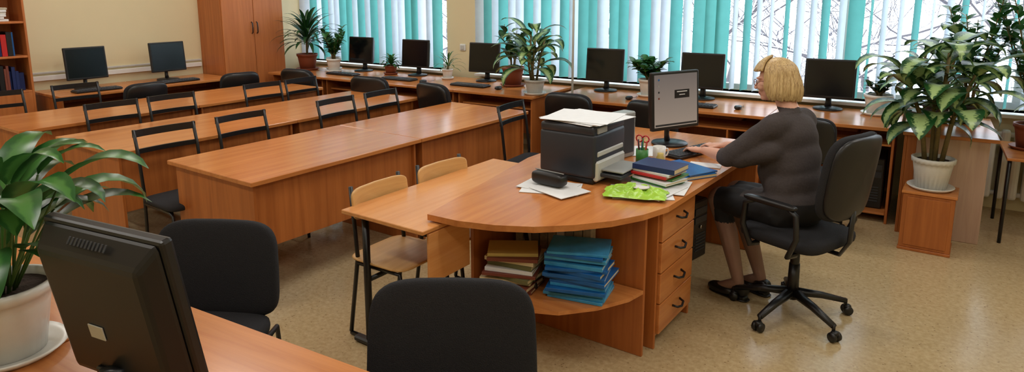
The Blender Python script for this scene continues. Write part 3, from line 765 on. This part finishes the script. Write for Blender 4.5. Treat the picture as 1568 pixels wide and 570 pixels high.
    for j in range(Mr+1):
        t=j/Mr
        for i in range(N+1):
            u=i/N; az=rad(-116)+rad(232)*u
            front=abs(u-.5)*2
            if t<.45:
                ph=t/.45*math.pi/2; rr=math.sin(ph); zz=.108*math.cos(ph)
            else:
                q=(t-.45)/.55; rr=1+.10*math.sin(q*math.pi*.7)-.20*q**3; zz=-(.150-.035*front+.008*noise.noise(V((az*8,3,1))))*q
            st=(.0025*math.sin(az*38+3*math.sin(t*5))+.005*noise.noise(V((az*5,t*2,1))))*min(1,t*3)
            rx=.112+st; ry=.095+st
            p=V((-math.cos(az)*rx*rr-.012,math.sin(az)*ry*rr,zz+.018))
            vs.append(H+(Mh@p))
    for j in range(Mr):
        for i in range(N): k=j*(N+1)+i; fs.append((k,k+1,k+N+2,k+N+1))
    b.add(vs,fs,HAIRM,True)
    vs=[];fs=[]
    for j in range(9):
        t=j/8
        for i in range(33):
            az=rad(-66)+rad(132)*i/32; ph=rad(6)+rad(60)*t
            st=.0025*math.sin(az*40)*t
            p=V((math.cos(az)*(.109+st)*math.sin(ph)-.008,math.sin(az)*(.096+st)*math.sin(ph),.110*math.cos(ph)+.018)); vs.append(H+(Mh@p))
    for j in range(8):
        for i in range(32): k=j*33+i; fs.append((k,k+1,k+34,k+33))
    b.add(vs,fs,HAIRM,True)
    h=b.finish(fix=False); sl=h.modifiers.new('t','SOLIDIFY'); sl.thickness=.014; sl.offset=-1; h.parent=base
    b=B('glasses')
    for s in (-1,1):
        b.tube([hp(.098,.033*s+.024*math.cos(t),.006+.018*math.sin(t)) for t in [k*math.pi/8 for k in range(17)]],.0018,BRC,6)
        b.tube([hp(.098,.057*s,.01),hp(.06,.075*s,.01),hp(-.0,.084*s,.008)],.0018,BRC,6)
        e=hp(.082,.032*s,.006); b.pad(tuple(e),(.018,.026,.012),WHT,1,1); e=hp(.0905,.032*s,.006); b.pad(tuple(e),(.004,.011,.010),BRC,1,1)
    b.tube([hp(.098,-.009,.01),hp(.101,0,.012),hp(.098,.009,.01)],.0018,BRC,6)
    g=b.finish(); g.parent=base
    b=B('shoes')
    for s,an in ((1,V((.24,.10,0))),(-1,V((.20,-.06,0)))):
        d=V((1,.06*s,0)).normalized(); y=V((-d.y,d.x,0))
        M=Matrix(((d.x,y.x,0,0),(d.y,y.y,0,0),(0,0,1,0),(0,0,0,1)))
        b.pad(tuple(an+d*.10+V((0,0,.032))),(.18,.088,.056),SHOE,.8,.75,M); b.pad(tuple(an+d*(-.015)+V((0,0,.062))),(.10,.07,.07),SHOE,.7,.7,M)
        b.pad(tuple(an+d*.055+V((0,0,.008))),(.25,.08,.012),SHOE,.5,.6,M); b.box(tuple(an+d*(-.03)+V((0,0,.017))),(.05,.055,.03),SHOE,.008,M)
    g=b.finish(); g.parent=base
    base.location=(-.75,3.735,.0); base.rotation_euler=(0,0,WR)
woman()

# ---------------------------------------------------------------- lights
TUBE=mat('fluorescent_tube',(1,.95,.86,1),.5,emit=5)
def lamp(x,y):
    b=B('ceiling_lamp'); b.box((0,0,-.03),(1.25,.22,.05),WHITEW,.01)
    for s in (-1,1): b.cyl((-.58,.05*s,-.065),(.58,.05*s,-.065),.013,.013,TUBE,10)
    o=b.finish((x,y,HC-.006))
    l=bpy.data.lights.new('lamp_light','AREA'); l.shape='RECTANGLE'; l.size=1.2; l.size_y=.2; l.energy=LE; l.color=(1,.96,.90)
    lo=bpy.data.objects.new('light',l); bpy.context.collection.objects.link(lo); lo.parent=o; lo.location=(0,0,-.09)
LE=15
for x in (-6.6,-4.2,-1.8,.5):
    for y in (.3,2.6,4.6): lamp(x,y)
w=bpy.data.worlds.new('world'); bpy.context.scene.world=w; w.use_nodes=True
bg=w.node_tree.nodes['Background']; bg.inputs[0].default_value=(.84,.92,1,1); bg.inputs[1].default_value=5.0

c=bpy.data.cameras.new('camera'); co=bpy.data.objects.new('camera',c); bpy.context.collection.objects.link(co)
co.location=(0,0,1.75); co.rotation_euler=(rad(90-10.4),0,rad(35.1)); c.lens=36*1022/1568; c.sensor_width=36; c.shift_y=-110/1568; c.clip_start=.05
bpy.context.scene.camera=co
bpy.context.scene.view_settings.view_transform='Standard'
